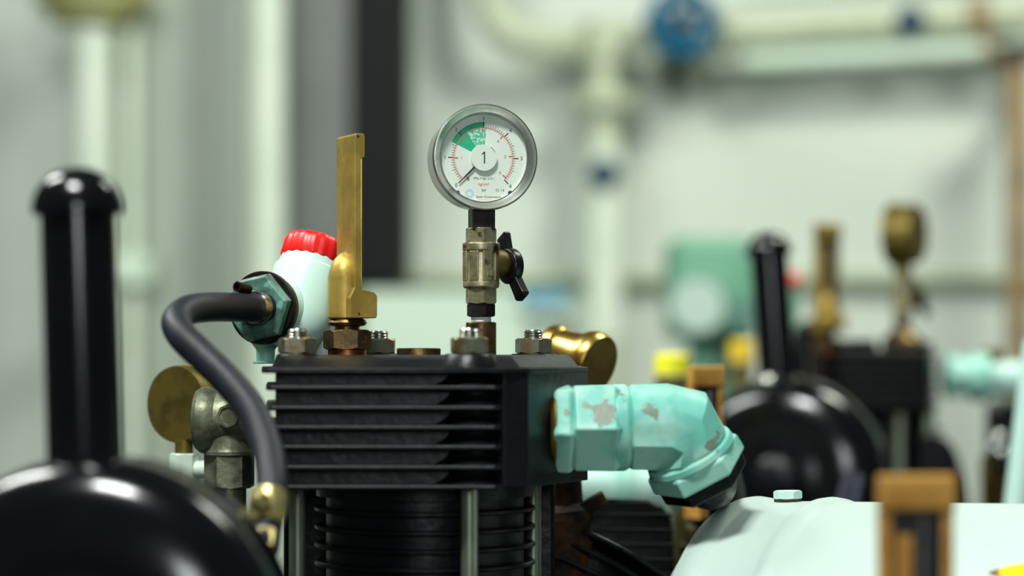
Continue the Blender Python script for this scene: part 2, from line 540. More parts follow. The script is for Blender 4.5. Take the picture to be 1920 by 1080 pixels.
def make_gauge(label, brass=False, group=None):
    g = thing('pressure_gauge', label, 'gauge')
    h = 0.0405                                  # dial centre above the foot of the stem
    o, d = (0, 0, h), (0, -1, 0)
    case_m, rim_m = ('brass_old', 'brass_old') if brass else ('chrome', 'chrome')
    MB().lathe(o, d, [(-.017, 0), (-.017, .026), (-.0155, .0283), (-.013, .0292), (.0045, .0292), (.0045, 0)], 80).build('case', case_m, g)
    MB().lathe(o, d, [(.004, .0288), (.004, .0300), (.0052, .0304), (.0108, .0304), (.0118, .0300), (.0120, .0293), (.0112, .0288), (.0074, .0262), (.0070, .0257), (.0070, .0250),
                      (.0045, .0250)], 96).build('bezel', rim_m, g)
    # dial with everything printed on it
    mb = MB().lathe(o, d, [(.0030, 0), (.0030, .0256), (.0048, .0256), (.0048, 0)], 80, 0)
    yd = -.00485

    def flat(pts, mi, y=yd):
        mb.raw([(x, y, h + z) for x, z in pts], [range(len(pts))], mi)

    def bar(x0, z0, x1, z1, w, mi, y=yd):
        dx, dz = x1 - x0, z1 - z0
        L = math.hypot(dx, dz)
        nx, nz = -dz / L * w / 2, dx / L * w / 2
        flat([(x0 + nx, z0 + nz), (x1 + nx, z1 + nz), (x1 - nx, z1 - nz), (x0 - nx, z0 - nz)], mi, y)

    def sector(r0, r1, a0, a1, mi, y=yd, n=40, ox=0.0, oz=0.0):
        for i in range(n):
            p, q = math.radians(a0 + (a1 - a0) * i / n), math.radians(a0 + (a1 - a0) * (i + 1) / n)
            flat([(ox + r_ * math.cos(a_), oz + r_ * math.sin(a_)) for r_, a_ in ((r0, p), (r1, p), (r1, q), (r0, q))], mi, y)

    def txt(s, x, z, size, mi, y=yd - 5e-5, rot=0):
        v, f = text_geo(s, size)
        ca, sa = math.cos(rot), math.sin(rot)
        mb.raw([(x + p.x * ca - p.y * sa, y, h + z + p.x * sa + p.y * ca) for p in v], f, mi)
    sector(.0174, .0205, 154, 88, 3, yd)
    sector(.0078, .0172, 154, 124, 3, yd)
    sector(.0078, .0172, 124, 84, 4, yd)
    sector(.01715, .0175, 225, -45, 2, yd - 3e-5, 90)
    for i in range(61):
        a = math.radians(225 - 4.5 * i)
        big, mid = i % 10 == 0, i % 5 == 0
        r1 = .0206 if big else (.0195 if mid else .0188)
        bar(.0176 * math.cos(a), .0176 * math.sin(a), r1 * math.cos(a), r1 * math.sin(a), .00022 if not big else .00055, 1, yd - 5e-5)
        if big:
            txt(str(i // 10), .0224 * math.cos(a), .0224 * math.sin(a), .0030, 1)
    for i in range(1, 61):
        a = math.radians(225 - 4.42 * i)
        big = i % 10 == 0
        bar(.0171 * math.cos(a), .0171 * math.sin(a), (.0148 if big else .0163) * math.cos(a), (.0148 if big else .0163) * math.sin(a), .0007 if big else .0002, 2, yd - 5e-5)
        if big:
            txt(str(i // 10), .0128 * math.cos(a), .0128 * math.sin(a), .0026, 2)
    txt('MPa = bar x 0.1', .0002, -.0117, .0019, 1)
    txt('kg/cm²', .0002, -.0150, .0024, 2)
    txt('bar', .0004, -.0183, .0022, 1)
    txt('Cl. 1.6', .0097, -.0183, .0019, 1)
    txt('Sauer Compressors', .0030, -.0222, .0018, 1)
    bar(-.003, -.0239, .008, -.0239, .0003, 6)
    sector(.0012, .0026, 0, 360, 5, yd - 3e-5, 30, -.0082, -.0204)
    dial = mb.build('dial', ['dial_white', 'dial_black', 'dial_red', 'dial_green', 'dial_green_worn', 'dial_blue', 'dial_orange'], g)
    for x, m_, r in ((-.0150, 'dial_violet', .0011), (.0158, 'dial_black', .0014)):
        MB().lathe((x, -.0047, h - .0198), d, [(0, r), (.0004, r), (.0006, r * .8), (.0006, 0)], 20).build('dial_screw', m_, dial)
    MB().lathe((-.0092, -.0047, h - .0115), d, [(0, .0007), (.0008, .0007), (.0008, 0)], 16).build('stop_pin', 'brass', dial)
    nb = MB()
    q = Vector((-.707, 0, -.707))
    nrm = Vector((.707, 0, -.707))
    c0 = Vector((0, -.0058, h))
    L = []
    for t, w_ in ((0.002, .0006), (.0150, .00042), (.0205, .00012)):
        p = c0 + q * t
        L.append([p + nrm * w_ + Vector((0, .0002, 0)), p - nrm * w_ + Vector((0, .0002, 0)), p - nrm * w_ - Vector((0, .0002, 0)), p + nrm * w_ - Vector((0, .0002, 0))])
    nb.loops(L).build('needle', 'dial_black', g)
    hb = MB().lathe((0, -.0050, h), d, [(0, .0020), (.0010, .0020), (.0010, .0075), (.0019, .0075), (.0019, 0)], 60, 0)
    for x0, z0, x1, z1, w_ in ((.0002, -.0034, .0002, .0034, .0007), (.0004, .0034, -.0013, .0018, .0006)):
        dx_, dz_ = x1 - x0, z1 - z0
        l_ = math.hypot(dx_, dz_)
        nx_, nz_ = -dz_ / l_ * w_ / 2, dx_ / l_ * w_ / 2
        hb.raw([(x, -.00693, h + z_) for x, z_ in ((x0 + nx_, z0 + nz_), (x1 + nx_, z1 + nz_), (x1 - nx_, z1 - nz_), (x0 - nx_, z0 - nz_))], [(0, 1, 2, 3)], 1)
    for i in range(8):
        a0, a1 = math.radians(58 - 4 * i), math.radians(54 - 4 * i)
        hb.raw([(r * math.cos(a), -.00692, h + r * math.sin(a)) for r, a in ((.0070, a0), (.0073, a0), (.0073, a1), (.0070, a1))], [(0, 1, 2, 3)], 1)
    hb.build('hub_disc', ['dial_white', 'dial_black'], g)
    MB().lathe(o, d, [(.0074, 0), (.0074, .0260), (.0086, .0260), (.0086, 0)], 64).build('glass', 'glass', g)
    if not brass:
        MB().sphere((.0006, -.0062, h + .0212), .0062, sq=(1, .16, .42)).build('air_bubble', 'glass', g)
    st = MB().obox((0, 0, .0055), (1, 0, 0), (0, 1, 0), (0, 0, 1), .0066, .0066, .0063)
    st.build('stem', 'dark_steel' if not brass else 'brass_old', g, bevel=0.0006)
    return g


gauge = make_gauge('round steel pressure gauge with a white dial and the digit 1 on its hub')
p = at(903, 430, 1.385)
gauge.location = p
gauge.rotation_euler = (0, 0, math.radians(13))

# ------------------------------------------------------------------ shut-off valve under the gauge


def make_valve(label):
    v = thing('shutoff_valve', label, 'valve')
    K = 1.385 / FPX
    z = lambda py: (664 - py) * K
    hx = lambda y0, y1, w_, rot=0.0, ch=.0009: MB().hexa((0, 0, z(y0)), (0, 0, z(y1)), w_ * K / 2 / .97, ch=ch, rot=rot)
    hx(455, 427, 59, .2).build('upper_hex', 'nickel', v)
    mb = MB().lathe((0, 0, z(541)), (0, 0, 1), [(0, 31 * K), (3 * K, 34 * K), (12 * K, 34.5 * K), (16 * K, 32.5 * K), (68 * K, 32.5 * K), (72 * K, 35 * K), (84 * K, 35 * K), (86.5 * K, 33 * K)], 48)
    for i in range(8):
        a = math.radians(22 + 45 * i)
        dr = Vector((math.cos(a), math.sin(a), 0))
        mb.obox(dr * 31.5 * K + Vector((0, 0, z(499))), dr, dr.cross(Vector((0, 0, 1))), (0, 0, 1), 2.6 * K, 9 * K, 28 * K)
    body = mb.build('body', 'nickel', v, bevel=.0006)
    hx(570, 540, 59, .2).build('lower_hex', 'nickel', v)
    hx(594, 569, 52, .35).build('hex_nipple', 'dark_steel', v)
    MB().lathe((0, 0, z(606)), (0, 0, 1), thread(0, 12 * K, 19.5 * K, .0011, .0003), 32).build('thread_tape', 'tape', v)
    MB().lathe((0, 0, z(668)), (0, 0, 1), [(0, 28.5 * K), (62 * K, 28.5 * K), (64 * K, 26.5 * K)], 40).build('socket', 'brown_steel', v)
    be = math.radians(32)
    dx = Vector((math.cos(be), math.sin(be), 0))
    ih = Vector((-math.sin(be), math.cos(be), 0))
    c = Vector((0, 0, z(494)))
    MB().lathe(c, dx, [(18 * K, 26 * K), (40 * K, 27 * K), (50 * K, 24 * K), (58 * K, 19 * K), (66 * K, 14 * K)], 36).build('bonnet', 'brass_old', v, ang=30)
    hd = MB().lathe(c - Vector((0, 0, 4 * K)), dx, [(52 * K, 20 * K), (54 * K, 31 * K), (57 * K, 34 * K), (70 * K, 34 * K), (76 * K, 31 * K), (79 * K, 22 * K), (80 * K, 0)], 40)
    wdir = (-Vector((0, 0, 1)) * .86 - ih * .50).normalized()
    for sgn in (1, -1):
        cc = c + dx * 66 * K + wdir * sgn * 49 * K - Vector((0, 0, 4 * K))
        sd = wdir.cross(dx)
        L = []
        for t, hw, hh in ((-22, 13, 8), (5, 14, 8), (17, 15, 8), (21, 13, 6)):
            q = cc + wdir * sgn * t * K + dx * (t + 20) * .12 * K
            L.append([q + sd * hw * K + dx * hh * K, q - sd * hw * K + dx * hh * K, q - sd * hw * K - dx * hh * K, q + sd * hw * K - dx * hh * K])
        hd.loops(L)
    hd.build('handle', 'plastic_black', v, bevel=.0007, seg=3)
    # raised casting mark on the body
    mk = MB()
    an = math.radians(-60)
    dr = Vector((math.cos(an), math.sin(an), 0))
    sd = Vector((-math.sin(an), math.cos(an), 0))
    for (u, w_, hu, hw) in ((-3, 14, 1.2, 8), (3, 14, 1.2, 8), (0, 10, 4, 1.1), (0, -4, 5, 1.1), (-4, -12, 1.1, 6), (4, -12, 1.1, 6), (0, -17, 4, 1.1)):
        mk.obox(dr * 34.4 * K + sd * u * K + Vector((0, 0, z(500) + w_ * K)), dr, sd, (0, 0, 1), .8 * K, hu * K, hw * K)
    mk.build('casting_mark', 'nickel', body)
    return v


valve = make_valve('small nickel ball valve with black butterfly handle under the white gauge')
valve.location = at(902, 664, 1.385)

# ------------------------------------------------------------------ industrial thermometers


def make_thermometer(label, case_m='brass_paint', group=None):
    t = thing('thermometer', label, 'thermometer', group=group)
    K = 1.375 / FPX
    z = lambda py: (664 - py) * K
    W = .0150                                   # half width
    # side outline (u forward, z); front is -Y
    prof = [(2, 597), (18.0, 597), (18.6, 592), (18.6, 556), (17.2, 549), (13, 545), (9.3, 543), (9.0, 535), (9.0, 300), (11.0, 298), (11.2, 294), (11.2, 258), (10.6, 254), (5.6, 254), (5.0, 257), (5.0, 540), (2, 560)]
    mb = MB()
    mb.loops([[(s * W, -u * .001, z(py)) for u, py in prof] for s in (-1, 1)])
    case = mb.build('case', case_m, t, bevel=.0010, seg=3, ang=25)
    # rounded lower boss that the bar grows out of
    MB().lathe((0, -.0046, z(598)), (0, 0, 1), [(0, .0088), (.0008, .0098), (76 * K, .0098), (88 * K, .0092), (100 * K, .0080), (112 * K, .0060), (122 * K, .0030), (126 * K, 0)], 48).build('lower_boss', case_m, t)
    # recessed scale behind glass, framed by the two walls of the case front
    for s in (-1, 1):
        MB().box((s * W * .98 - (.0046 if s > 0 else 0), -.0096, z(544)), (s * W * .98 + (.0046 if s < 0 else 0), -.0086, z(297))).build('side_wall', case_m, t, bevel=.0006)
    MB().box((-.0102, -.0092, z(543)), (.0102, -.0088, z(299))).build('scale_plate', 'dial_black', t)
    MB().box((-.0085, -.0094, z(530)), (-.0020, -.0091, z(330))).build('scale_strip', case_m, t)
    MB().cyl((.0022, -.0092, z(540)), (.0022, -.0092, z(310)), .0011, 16).build('glass_tube', 'steel', t)
    MB().lathe((0, -.006, z(612)), (0, 0, 1), [(0, 26 * K), (2 * K, 34 * K), (7 * K, 37 * K), (12 * K, 34 * K), (15 * K, 28 * K)], 12, rot=.2).build('collar', 'brown_steel', t)
    MB().cyl((0, -.006, z(622)), (0, -.006, z(610)), 23 * K).build('neck', 'brown_steel', t)
    MB().hexa((0, -.006, z(656)), (0, -.006, z(618)), 45 * K, ch=.0013, rot=.62).build('hex_nut', 'brown_steel', t)
    MB().lathe((0, -.006, z(667)), (0, 0, 1), [(0, 36 * K), (11 * K, 36 * K), (11.5 * K, 30 * K)], 40).build('washer', 'copper', t)
    return t


th = make_thermometer('tall gold thermometer case screwed into the compressor head left of the gauge')
p = at(651, 664, 1.375)
th.rotation_euler = (0, 0, math.radians(114))
off = Matrix.Rotation(math.radians(114), 3, 'Z') @ Vector((0, -.006, 0))
th.location = p - Vector((off.x, off.y, 0))

# ------------------------------------------------------------------ hose
hose = thing('rubber_hose', 'black rubber hose bending down left of the compressor head', 'hose', at(500, 1000, 1.185))
nrm = Vector((-.5, -.866, 0))
pts = [(500, 577, 1.374), (440, 576, 1.345), (392, 576, 1.315), (352, 582, 1.292), (331, 602, 1.276), (342, 630, 1.264), (380, 668, 1.255), (432, 720, 1.245), (476, 778, 1.232), (502, 843, 1.215), (510, 900, 1.20), (507, 945, 1.19), (500, 985, 1.18), (492, 1030, 1.17)]
path = catmull([at(*q) for q in pts], 10)
MB().tube(path, .0081, 36).build('hose_tube', 'rubber', hose)
c = at(481, 577, 1.364)
cl = MB().lathe(c, nrm, [(-.0030, .0084), (-.0030, .0091), (-.0018, .0093), (.0022, .0093), (.0034, .0091), (.0034, .0084)], 40).build('clamp', 'steel', hose)
e = at(455, 540, 1.352)
MB().lathe(e, (-.55, -.8, .15), [(-.005, .0030), (.005, .0030), (.005, .0021), (.001, .0019), (.001, 0)], 20).build('clamp_screw', 'dark_steel', cl)
e2 = at(497, 570, 1.366)
MB().obox(at(491, 576, 1.372), (1, -.57, 0), (.57, 1, 0), (0, 0, 1), .0012, .006, .0055).build('clamp_tab', 'stud', cl, bevel=.0005)
# lower coupling
o = at(503, 945, 1.185)
dn = (at(494, 1020, 1.172) - o).normalized()
lc = MB().lathe(o, dn, [(-.006, .0088), (-.005, .0096), (.003, .0098), (.006, .0092), (.012, .0084)], 30).build('end_clamp', 'brass_pale', hose)
MB().lathe(o + dn * .001 + Vector((-.003, -.010, .003)), (.4, -.9, .1), [(-.004, .0040), (.004, .0044), (.006, .003), (.006, 0)], 20).build('clamp_bolt', 'brass_pale', lc)
MB().hexa(o + dn * .017, o + dn * .027, .0085, rot=.3).build('coupling_nut', 'brass_pale', hose)
MB().lathe(o + dn * .026, dn + Vector((.35, 0, 0)), [(0, .006), (.010, .006), (.011, .0046), (.022, .0046)], 20).build('coupling_tail', 'brass_old', hose)
MB().cyl(o + dn * .03, o + dn * .05, .0055).build('coupling_pipe', 'dark_steel', hose)

# ------------------------------------------------------------------ mint fitting with the red cap
fy = 1.405
rv = thing('capped_fitting', 'mint painted pipe fitting with a ribbed red cap behind the gold thermometer', 'pipe fitting', at(585, 690, fy))
P0, P1 = at(558, 598, fy), at(584, 487, fy + .012)
ax = (P1 - P0).normalized()
Lb = (P1 - P0).length
R = k(66, fy)
MB().lathe(P0, ax, [(-.020, 0), (-.019, R * .35), (-.014, R * .72), (-.006, R * .93), (.002, R), (Lb - .010, R * 1.0), (Lb - .0075, R * .98), (Lb - .0060, R * .90), (Lb - .0050, R * .90), (Lb - .0030, R * .88), (Lb + .002, R * .84), (Lb + .002, 0)], 56).build('body', 'mint_clean', rv)
mb = MB()
n = 72
prof = [(Lb - .002, .93), (Lb - .001, .96), (Lb + .0085, .94), (Lb + .0115, .88), (Lb + .0125, .78)]
d_, u_, w_ = frame(ax)
LL = []
for t, q in prof:
    LL.append([P0 + d_ * t + (u_ * math.cos(2 * math.pi * i / n) + w_ * math.sin(2 * math.pi * i / n)) * R * (q * .92 + (.028 if (i // 2) % 2 == 0 else 0)) for i in range(n)])
mb.loops(LL).build('cap', 'red', rv, ang=60)
# hexagonal flange facing the hose
nrm = Vector((-.40, -.916, 0))
fc = at(480, 577, 1.374)
mb = MB().lathe(fc, -nrm, [(-.0005, .0185), (.0012, .0204), (.0050, .0207), (.0058, .0200)], 6, rot=.33)
flange = mb.build('hex_flange', 'teal_dark', rv, bevel=.0006)
MB().lathe(fc, -nrm, [(.0055, .0205), (.0065, .0211), (.0090, .0211), (.0100, .0204), (.0106, .0192), (.022, .0185)], 56).build('flange_ring', 'dark_steel', flange)
MB().lathe(fc, nrm, [(-.001, .0100), (.002, .0100), (.003, .0088), (.008, .0080)], 40).build('hose_barb', 'dark_steel', flange)
MB().lathe(fc, -nrm, [(.0104, .0188), (.026, .0190), (.040, .0165), (.050, .010), (.051, 0)], 56).build('side_body', 'mint_clean', rv)
a = at(584, 612, fy + .01)
MB().cyl(at(584, 585, fy + .012), at(584, 665, fy + .012), k(22, fy)).build('drop_pipe', 'mint_clean', rv)
MB().lathe(at(498, 610, 1.412), (0, 0, -1), [(0, k(30, fy)), (.010, k(28, fy)), (.014, k(18, fy)), (.021, k(17, fy)), (.0215, k(24, fy)), (.0225, k(24, fy))], 36).build('drop_nut', 'mint', rv)

# ------------------------------------------------------------------ mint elbow with union nuts on the right
ey = 1.326
K = ey / FPX
el = thing('elbow_union', 'mint painted elbow with chipped hexagon union nuts on the right of the compressor', 'pipe fitting', at(1030, 802, ey))
X = Vector((1, 0.04, 0)).normalized()
o = at(1025, 802, ey)
ex = lambda px: (px - 1025) * K
# adaptor screwed into the head
MB().lathe(o, X, [(.0012, 70 * K), (ex(1030), 74 * K), (ex(1036), 80 * K), (ex(1040), 80 * K)], 48).build('sealing_ring', 'brass_old', el)
MB().lathe(o, X, [(ex(1034), 84 * K), (ex(1044), 90 * K), (ex(1066), 92 * K), (ex(1074), 84 * K), (ex(1076), 60 * K)], 6, rot=math.pi / 2 + .12).build('adaptor_nut', 'mint', el, bevel=.0012, seg=3)
MB().lathe(o, X, [(ex(1068), 80 * K), (ex(1076), 91 * K), (ex(1150), 92.5 * K), (ex(1160), 84 * K), (ex(1163), 78 * K)], 6, rot=math.pi / 2).build('union_nut', 'mint', el, bevel=.0009)
MB().lathe(o, X, [(ex(1146), 77 * K), (ex(1150), 81.5 * K), (ex(1172), 81.5 * K), (ex(1180), 76 * K), (ex(1186), 66 * K)], 48).build('nut_collar', 'mint', el, bevel=.0008)
Xd = Vector((.46, .30, -.83)).normalized()
kc = at(1278, 812, ey + .006)
mb = MB()
o8 = o + Vector((0, 0, 0))
body = []
d_, u_, w_ = frame(X)
d2, _, _ = frame(Xd)
# swept forged body: octagonal sections from the nut round the bend


def ring(c, dn, r, n=64, rot=math.pi / 8):
    dn = Vector(dn).normalized()
    w3 = dn.cross(Vector((0, 1, 0))).normalized()
    u3 = w3.cross(dn).normalized()
    out = []
    for i in range(n):
        th = 2 * math.pi * i / n
        o_ = math.cos(math.pi / 8) / math.cos((th % (math.pi / 4)) - math.pi / 8)
        dv = u3 * math.cos(rot + th) + w3 * math.sin(rot + th)
        bl = max(0.0, min(1.0, (dv.z + dv.x * .5 + .25) * 2.2))
        out.append(c + dv * r * (o_ * (1 - bl) + .965 * bl))
    return out


secs = [(o + X * ex(1176), X, 72), (o + X * ex(1184), X, 84), (o + X * ex(1252), X, 86)]
bis = (X + Xd).normalized()
secs += [(o + X * ex(1280) - Vector((0, 0, 7 * K)), bis, 88), (o + X * ex(1288) - Vector((0, 0, 36 * K)), Xd, 83), (o + X * ex(1293) - Vector((0, 0, 46 * K)), Xd, 74)]
mb.loops([ring(c, dn, r * K) for c, dn, r in secs])
mb.build('elbow_body', 'mint', el)
n0 = o + X * ex(1290) - Vector((0, 0, 40 * K))
MB().lathe(n0, Xd, [(0, 70 * K), (4 * K, 86 * K), (14 * K, 88 * K), (16 * K, 80 * K)], 48).build('joint_ring', 'mint', el)
MB().lathe(n0, Xd, [(10 * K, 82 * K), (20 * K, 95 * K), (50 * K, 97 * K), (54 * K, 92 * K), (55 * K, 60 * K)], 6, rot=.55).build('lower_union_nut', 'mint', el, bevel=.0010)
MB().lathe(n0, Xd, [(50 * K, 60 * K), (53 * K, 88 * K), (80 * K, 86 * K), (85 * K, 76 * K), (86 * K, 40 * K)], 6, rot=.55).build('lower_coupling', 'black', el, bevel=.0010)
e0 = n0 + Xd * 72 * K
MB().tube(catmull([e0, e0 + Xd * 14 * K, e0 + Vector((.008, .030, -.004)), e0 + Vector((.014, .11, .002)), e0 + Vector((.034, .24, -.03)), e0 + Vector((.040, .27, -.14)), e0 + Vector((.040, .27, -.50))], 8), 44 * K, 32).build('down_pipe', 'black', el)

# ------------------------------------------------------------------ galvanised elbow on the left
gy = 1.395
K = gy / FPX
ge = thing('galvanised_elbow', 'grey green galvanised pipe elbow with a beaded rim behind the hose', 'pipe fitting', at(440, 905, gy))
gd = Vector((-.97, .10, 0)).normalized()
o = at(455, 788, gy)
MB().lathe(o, gd, [(-.010, 42 * K), (-.008, 44 * K), (0, 52 * K), (.010, 54 * K), (.014, 54 * K), (.017, 60 * K), (.0205, 63 * K), (.024, 62 * K), (.0265, 56 * K), (.0265, 44 * K), (.010, 40 * K), (.010, 0)], 56).build('body', 'galv', ge)
MB().lathe(at(432, 800, gy), (0, 0, -1), [(0, 42 * K), (40 * K, 46 * K), (46 * K, 50 * K), (52 * K, 50 * K), (56 * K, 44 * K)], 48).build('lower_branch', 'galv', ge)
MB().hexa(at(430, 850, gy), at(430, 915, gy), 47 * K, rot=.4).build('hex_bush', 'galv', ge)
MB().cyl(at(430, 910, gy), at(430, 1300, gy), 32 * K).build('pipe_end', 'galv', ge)
em = MB().lathe(at(428, 780, gy - .0158), (-.25, -1, .05), [(-.002, 22 * K), (.0012, 22 * K), (.0012, 17 * K), (.0004, 16 * K), (.0004, 0)], 8)
em.build('cast_emblem', 'galv', ge)

# ------------------------------------------------------------------ brass gauge seen from behind, far left
by = 1.455
K = by / FPX
bgz = thing('brass_gauge', 'round dull brass gauge back behind the galvanised elbow', 'gauge', at(345, 900, by))
bn = Vector((-.56, -.83, 0)).normalized()
o = at(331, 758, by)
MB().lathe(o, bn, [(-.019, 0), (-.019, 74 * K), (-.017, 77 * K), (-.013, 77 * K), (-.012, 73 * K), (-.001, 73 * K), (.001, 71 * K), (.0012, 0)], 64).build('case', 'brass_old', bgz)
MB().cyl(at(345, 825, by), at(345, 860, by), 17 * K).build('stem', 'brass_old', bgz)
MB().hexa(at(345, 850, by), at(345, 905, by), 27 * K, rot=.3).build('hex_nut', 'pipe_mint', bgz)
MB().cyl(at(350, 882, by), at(402, 880, by), 17 * K, ch=.001).build('side_outlet', 'pipe_mint', bgz)
MB().cyl(at(345, 900, by), at(345, 1300, by), 15 * K).build('riser', 'galv', bgz)

# ------------------------------------------------------------------ brass bell behind the head on the right
cy = 1.50
K = cy / FPX
bc = thing('brass_bell', 'shiny brass bell shaped cap behind the right rear stud of the compressor', 'cap', at(1060, 720, cy))
bd = Vector((.70, -.52, -.28)).normalized()
o = at(1042, 655, cy + .01)
MB().lathe(o, bd, [(-.006, 0), (-.006, 40 * K), (-.003, 46 * K), (.002, 47 * K), (.004, 43 * K), (.006, 43 * K), (.022, 52 * K), (.0225, 58 * K), (.026, 62 * K), (.031, 62 * K), (.034, 57 * K), (.034, 0)], 60).build('bell', 'brass', bc)
MB().cyl(at(1050, 670, cy + .01), at(1052, 790, cy + .01), 20 * K).build('stem', 'brass_old', bc)
MB().cyl(at(1052, 775, cy + .012), at(1052 , 775, 1.449), 14 * K).build('bracket_arm', 'dark_steel', bc)

# ------------------------------------------------------------------ second stage cylinder and rusty bracket, lower middle
sy = 1.56
K = sy / FPX
ss = comp
mb = MB()
prof2 = []
blk = mb.loops([[at(px, py, Y) for px, py in ((1085, 1180), (1100, 960), (1112, 942), (1135, 934), (1215, 936), (1243, 948), (1258, 975), (1275, 1180))] for Y in (1.56, 1.68)])
b_ = blk.build('ribbed_housing', 'black', ss, bevel=.004, seg=3)
for i in range(7):
    y0 = 962 + 28 * i
    MB().loops([[at(px, py, Y) for px, py in ((1096, y0), (1096, y0 + 7), (1262 + i * 3, y0 + 7), (1255 + i * 3, y0))] for Y in (1.552, 1.60)]).build('housing_rib', 'black', b_, bevel=.0008)
axs = Vector((.42, .30, .85)).normalized()
o = at(1040, 1200, 1.50)
cyl2 = MB().lathe(o - axs * .25, axs, [(0, .05), (.30, .05), (.305, .046), (.305, 0)], 60).build('inclined_barrel', 'black', ss)
for i in range(7):
    oo = o + axs * (.056 - .0105 * i)
    MB().lathe(oo, axs, [(-.0015, .049), (-.0015, .0595), (-.0008, .060), (.0008, .060), (.0015, .0595), (.0015, .049)], 72).build('barrel_fin', 'black', cyl2)
rb = comp
MB().lathe(at(1050, 890, 1.475), (.1, 0, -1), [(0, k(40, 1.475)), (.018, k(38, 1.475)), (.022, k(56, 1.475)), (.027, k(58, 1.475)), (.032, k(50, 1.475)), (.20, k(30, 1.475))], 36).build('outlet_flange', 'rust', rb)
MB().obox(at(1092, 955, 1.475), (.8, 0, .45), (0, 1, 0), (-.45, 0, .8), .016, .01, .004).build('flange_lug', 'rust', rb, bevel=.001)

# mint pipe seen through the gap
mp = thing('mint_pipe', 'blurred mint pipe run seen in the gap below the elbow', 'pipe', at(1180, 1100, 1.95))
MB().cyl(at(1085, 908, 1.95), at(1330, 908, 1.95), k(46, 1.95)).build('pipe_run', 'mint_clean', mp)
MB().lathe(at(1150, 908, 1.95), (1, 0, 0), [(0, k(46, 1.95)), (.001, k(52, 1.95)), (.016, k(52, 1.95)), (.017, k(46, 1.95))], 40).build('sleeve', 'mint', mp)
MB().cyl(at(1230, 930, 1.95), (at(1230, 930, 1.95).x, 1.95, 0), k(30, 1.95)).build('support_leg', 'mint_clean', mp)

# ------------------------------------------------------------------ pale mint tank, lower right
th_ = math.radians(30)
TE = Vector((math.cos(th_), -math.sin(th_), .020)).normalized()
TR = .125
T0 = at(1560, 941, 1.365) - Vector((0, 0, TR))          # axis under the second bead
tank = thing('air_receiver', 'pale mint tank lying in the lower right corner with raised bead rings', 'tank', (T0.x, T0.y, 0))
prof = [(-.085, 0), (-.084, .05), (-.078, .085), (-.068, .108), (-.060, .118), (-.056, .1205), (-.0545, .1215), (-.052, .1215), (-.0505, TR * .985)]
for c_ in (-.046, 0):
    prof += [(c_ - .009, TR), (c_ - .007, TR + .0006), (c_ - .004, TR + .0020), (c_, TR + .0026), (c_ + .004, TR + .0020), (c_ + .007, TR + .0006), (c_ + .009, TR)]
prof += [(.03, TR), (.42, TR), (.44, TR * .9), (.46, TR * .5), (.465, 0)]
MB().lathe(T0, TE, prof, 128).build('shell', 'mint_pale', tank)
tb = T0 + TE * (-.0245)
tu = frame(TE)[1]
bo = MB().hexa(tb + tu * (TR + .0012), tb + tu * (TR + .0062), .0082, ch=.0014, rot=.3).build('bolt', 'mint_clean', tank, bevel=.0006)
MB().lathe(tb + tu * (TR - .001), tu, [(0, .0082), (.0024, .0078), (.0024, 0)], 24).build('rust_washer', 'rust', bo)
for t in (.02, .36):
    q = T0 + TE * t
    MB().obox((q.x, q.y, (q.z - TR * .8) / 2), TE, (-TE.y, TE.x, 0), (0, 0, 1), .015, .09, (q.z - TR * .8) / 2).build('saddle_leg', 'dark_steel', tank)


def tank_hit(px, py, r=TR + .0004):
    o_ = Vector((0, 0, ZC))
    d_ = (at(px, py, 1.0) - o_).normalized()
    a_ = d_ - TE * d_.dot(TE)
    w0 = o_ - T0
    b_ = w0 - TE * w0.dot(TE)
    A, B, C_ = a_.dot(a_), 2 * a_.dot(b_), b_.dot(b_) - r * r
    D = B * B - 4 * A * C_
    return o_ + d_ * ((-B - math.sqrt(max(D, 0))) / (2 * A))


def patch(pts, r, n=8):
    c_ = (sum(p[0] for p in pts) / len(pts), sum(p[1] for p in pts) / len(pts))
    mb_ = MB()
    for i in range(len(pts)):
        p_, q_ = pts[i], pts[(i + 1) % len(pts)]
        for s in range(n):
            for t in range(n - s):
                f = lambda u, v: tank_hit(c_[0] + (p_[0] - c_[0]) * u / n + (q_[0] - c_[0]) * v / n, c_[1] + (p_[1] - c_[1]) * u / n + (q_[1] - c_[1]) * v / n, r)
                mb_.raw([f(s, t), f(s + 1, t), f(s, t + 1)], [(0, 1, 2)])
                if s + t < n - 1:
                    mb_.raw([f(s + 1, t), f(s + 1, t + 1), f(s, t + 1)], [(0, 1, 2)])
    return mb_


st = patch([(1853, 1073), (1890, 1061), (1960, 1049), (2010, 1048), (1990, 1110), (1930, 1094)], TR + .0004).build('warning_sticker', 'sticker', tank)
patch([(1851, 1073), (1876, 1065), (1868, 1074), (1880, 1082)], TR + .0008, 4).build('sticker_tip', 'sticker_edge', st)

# mint pipe standing at the right edge behind the tank
rp = MB().cyl(at(1905, 980, 1.85), at(1945, 640, 1.85), k(26, 1.85))
rp.cyl(at(1905, 980, 1.85), (at(1905, 980, 1.85).x, 1.85, 0), k(26, 1.85))
tag(rp.build('standing_pipe', 'mint_clean'), 'slanting pale mint pipe at the right edge behind the tank', 'pipe')

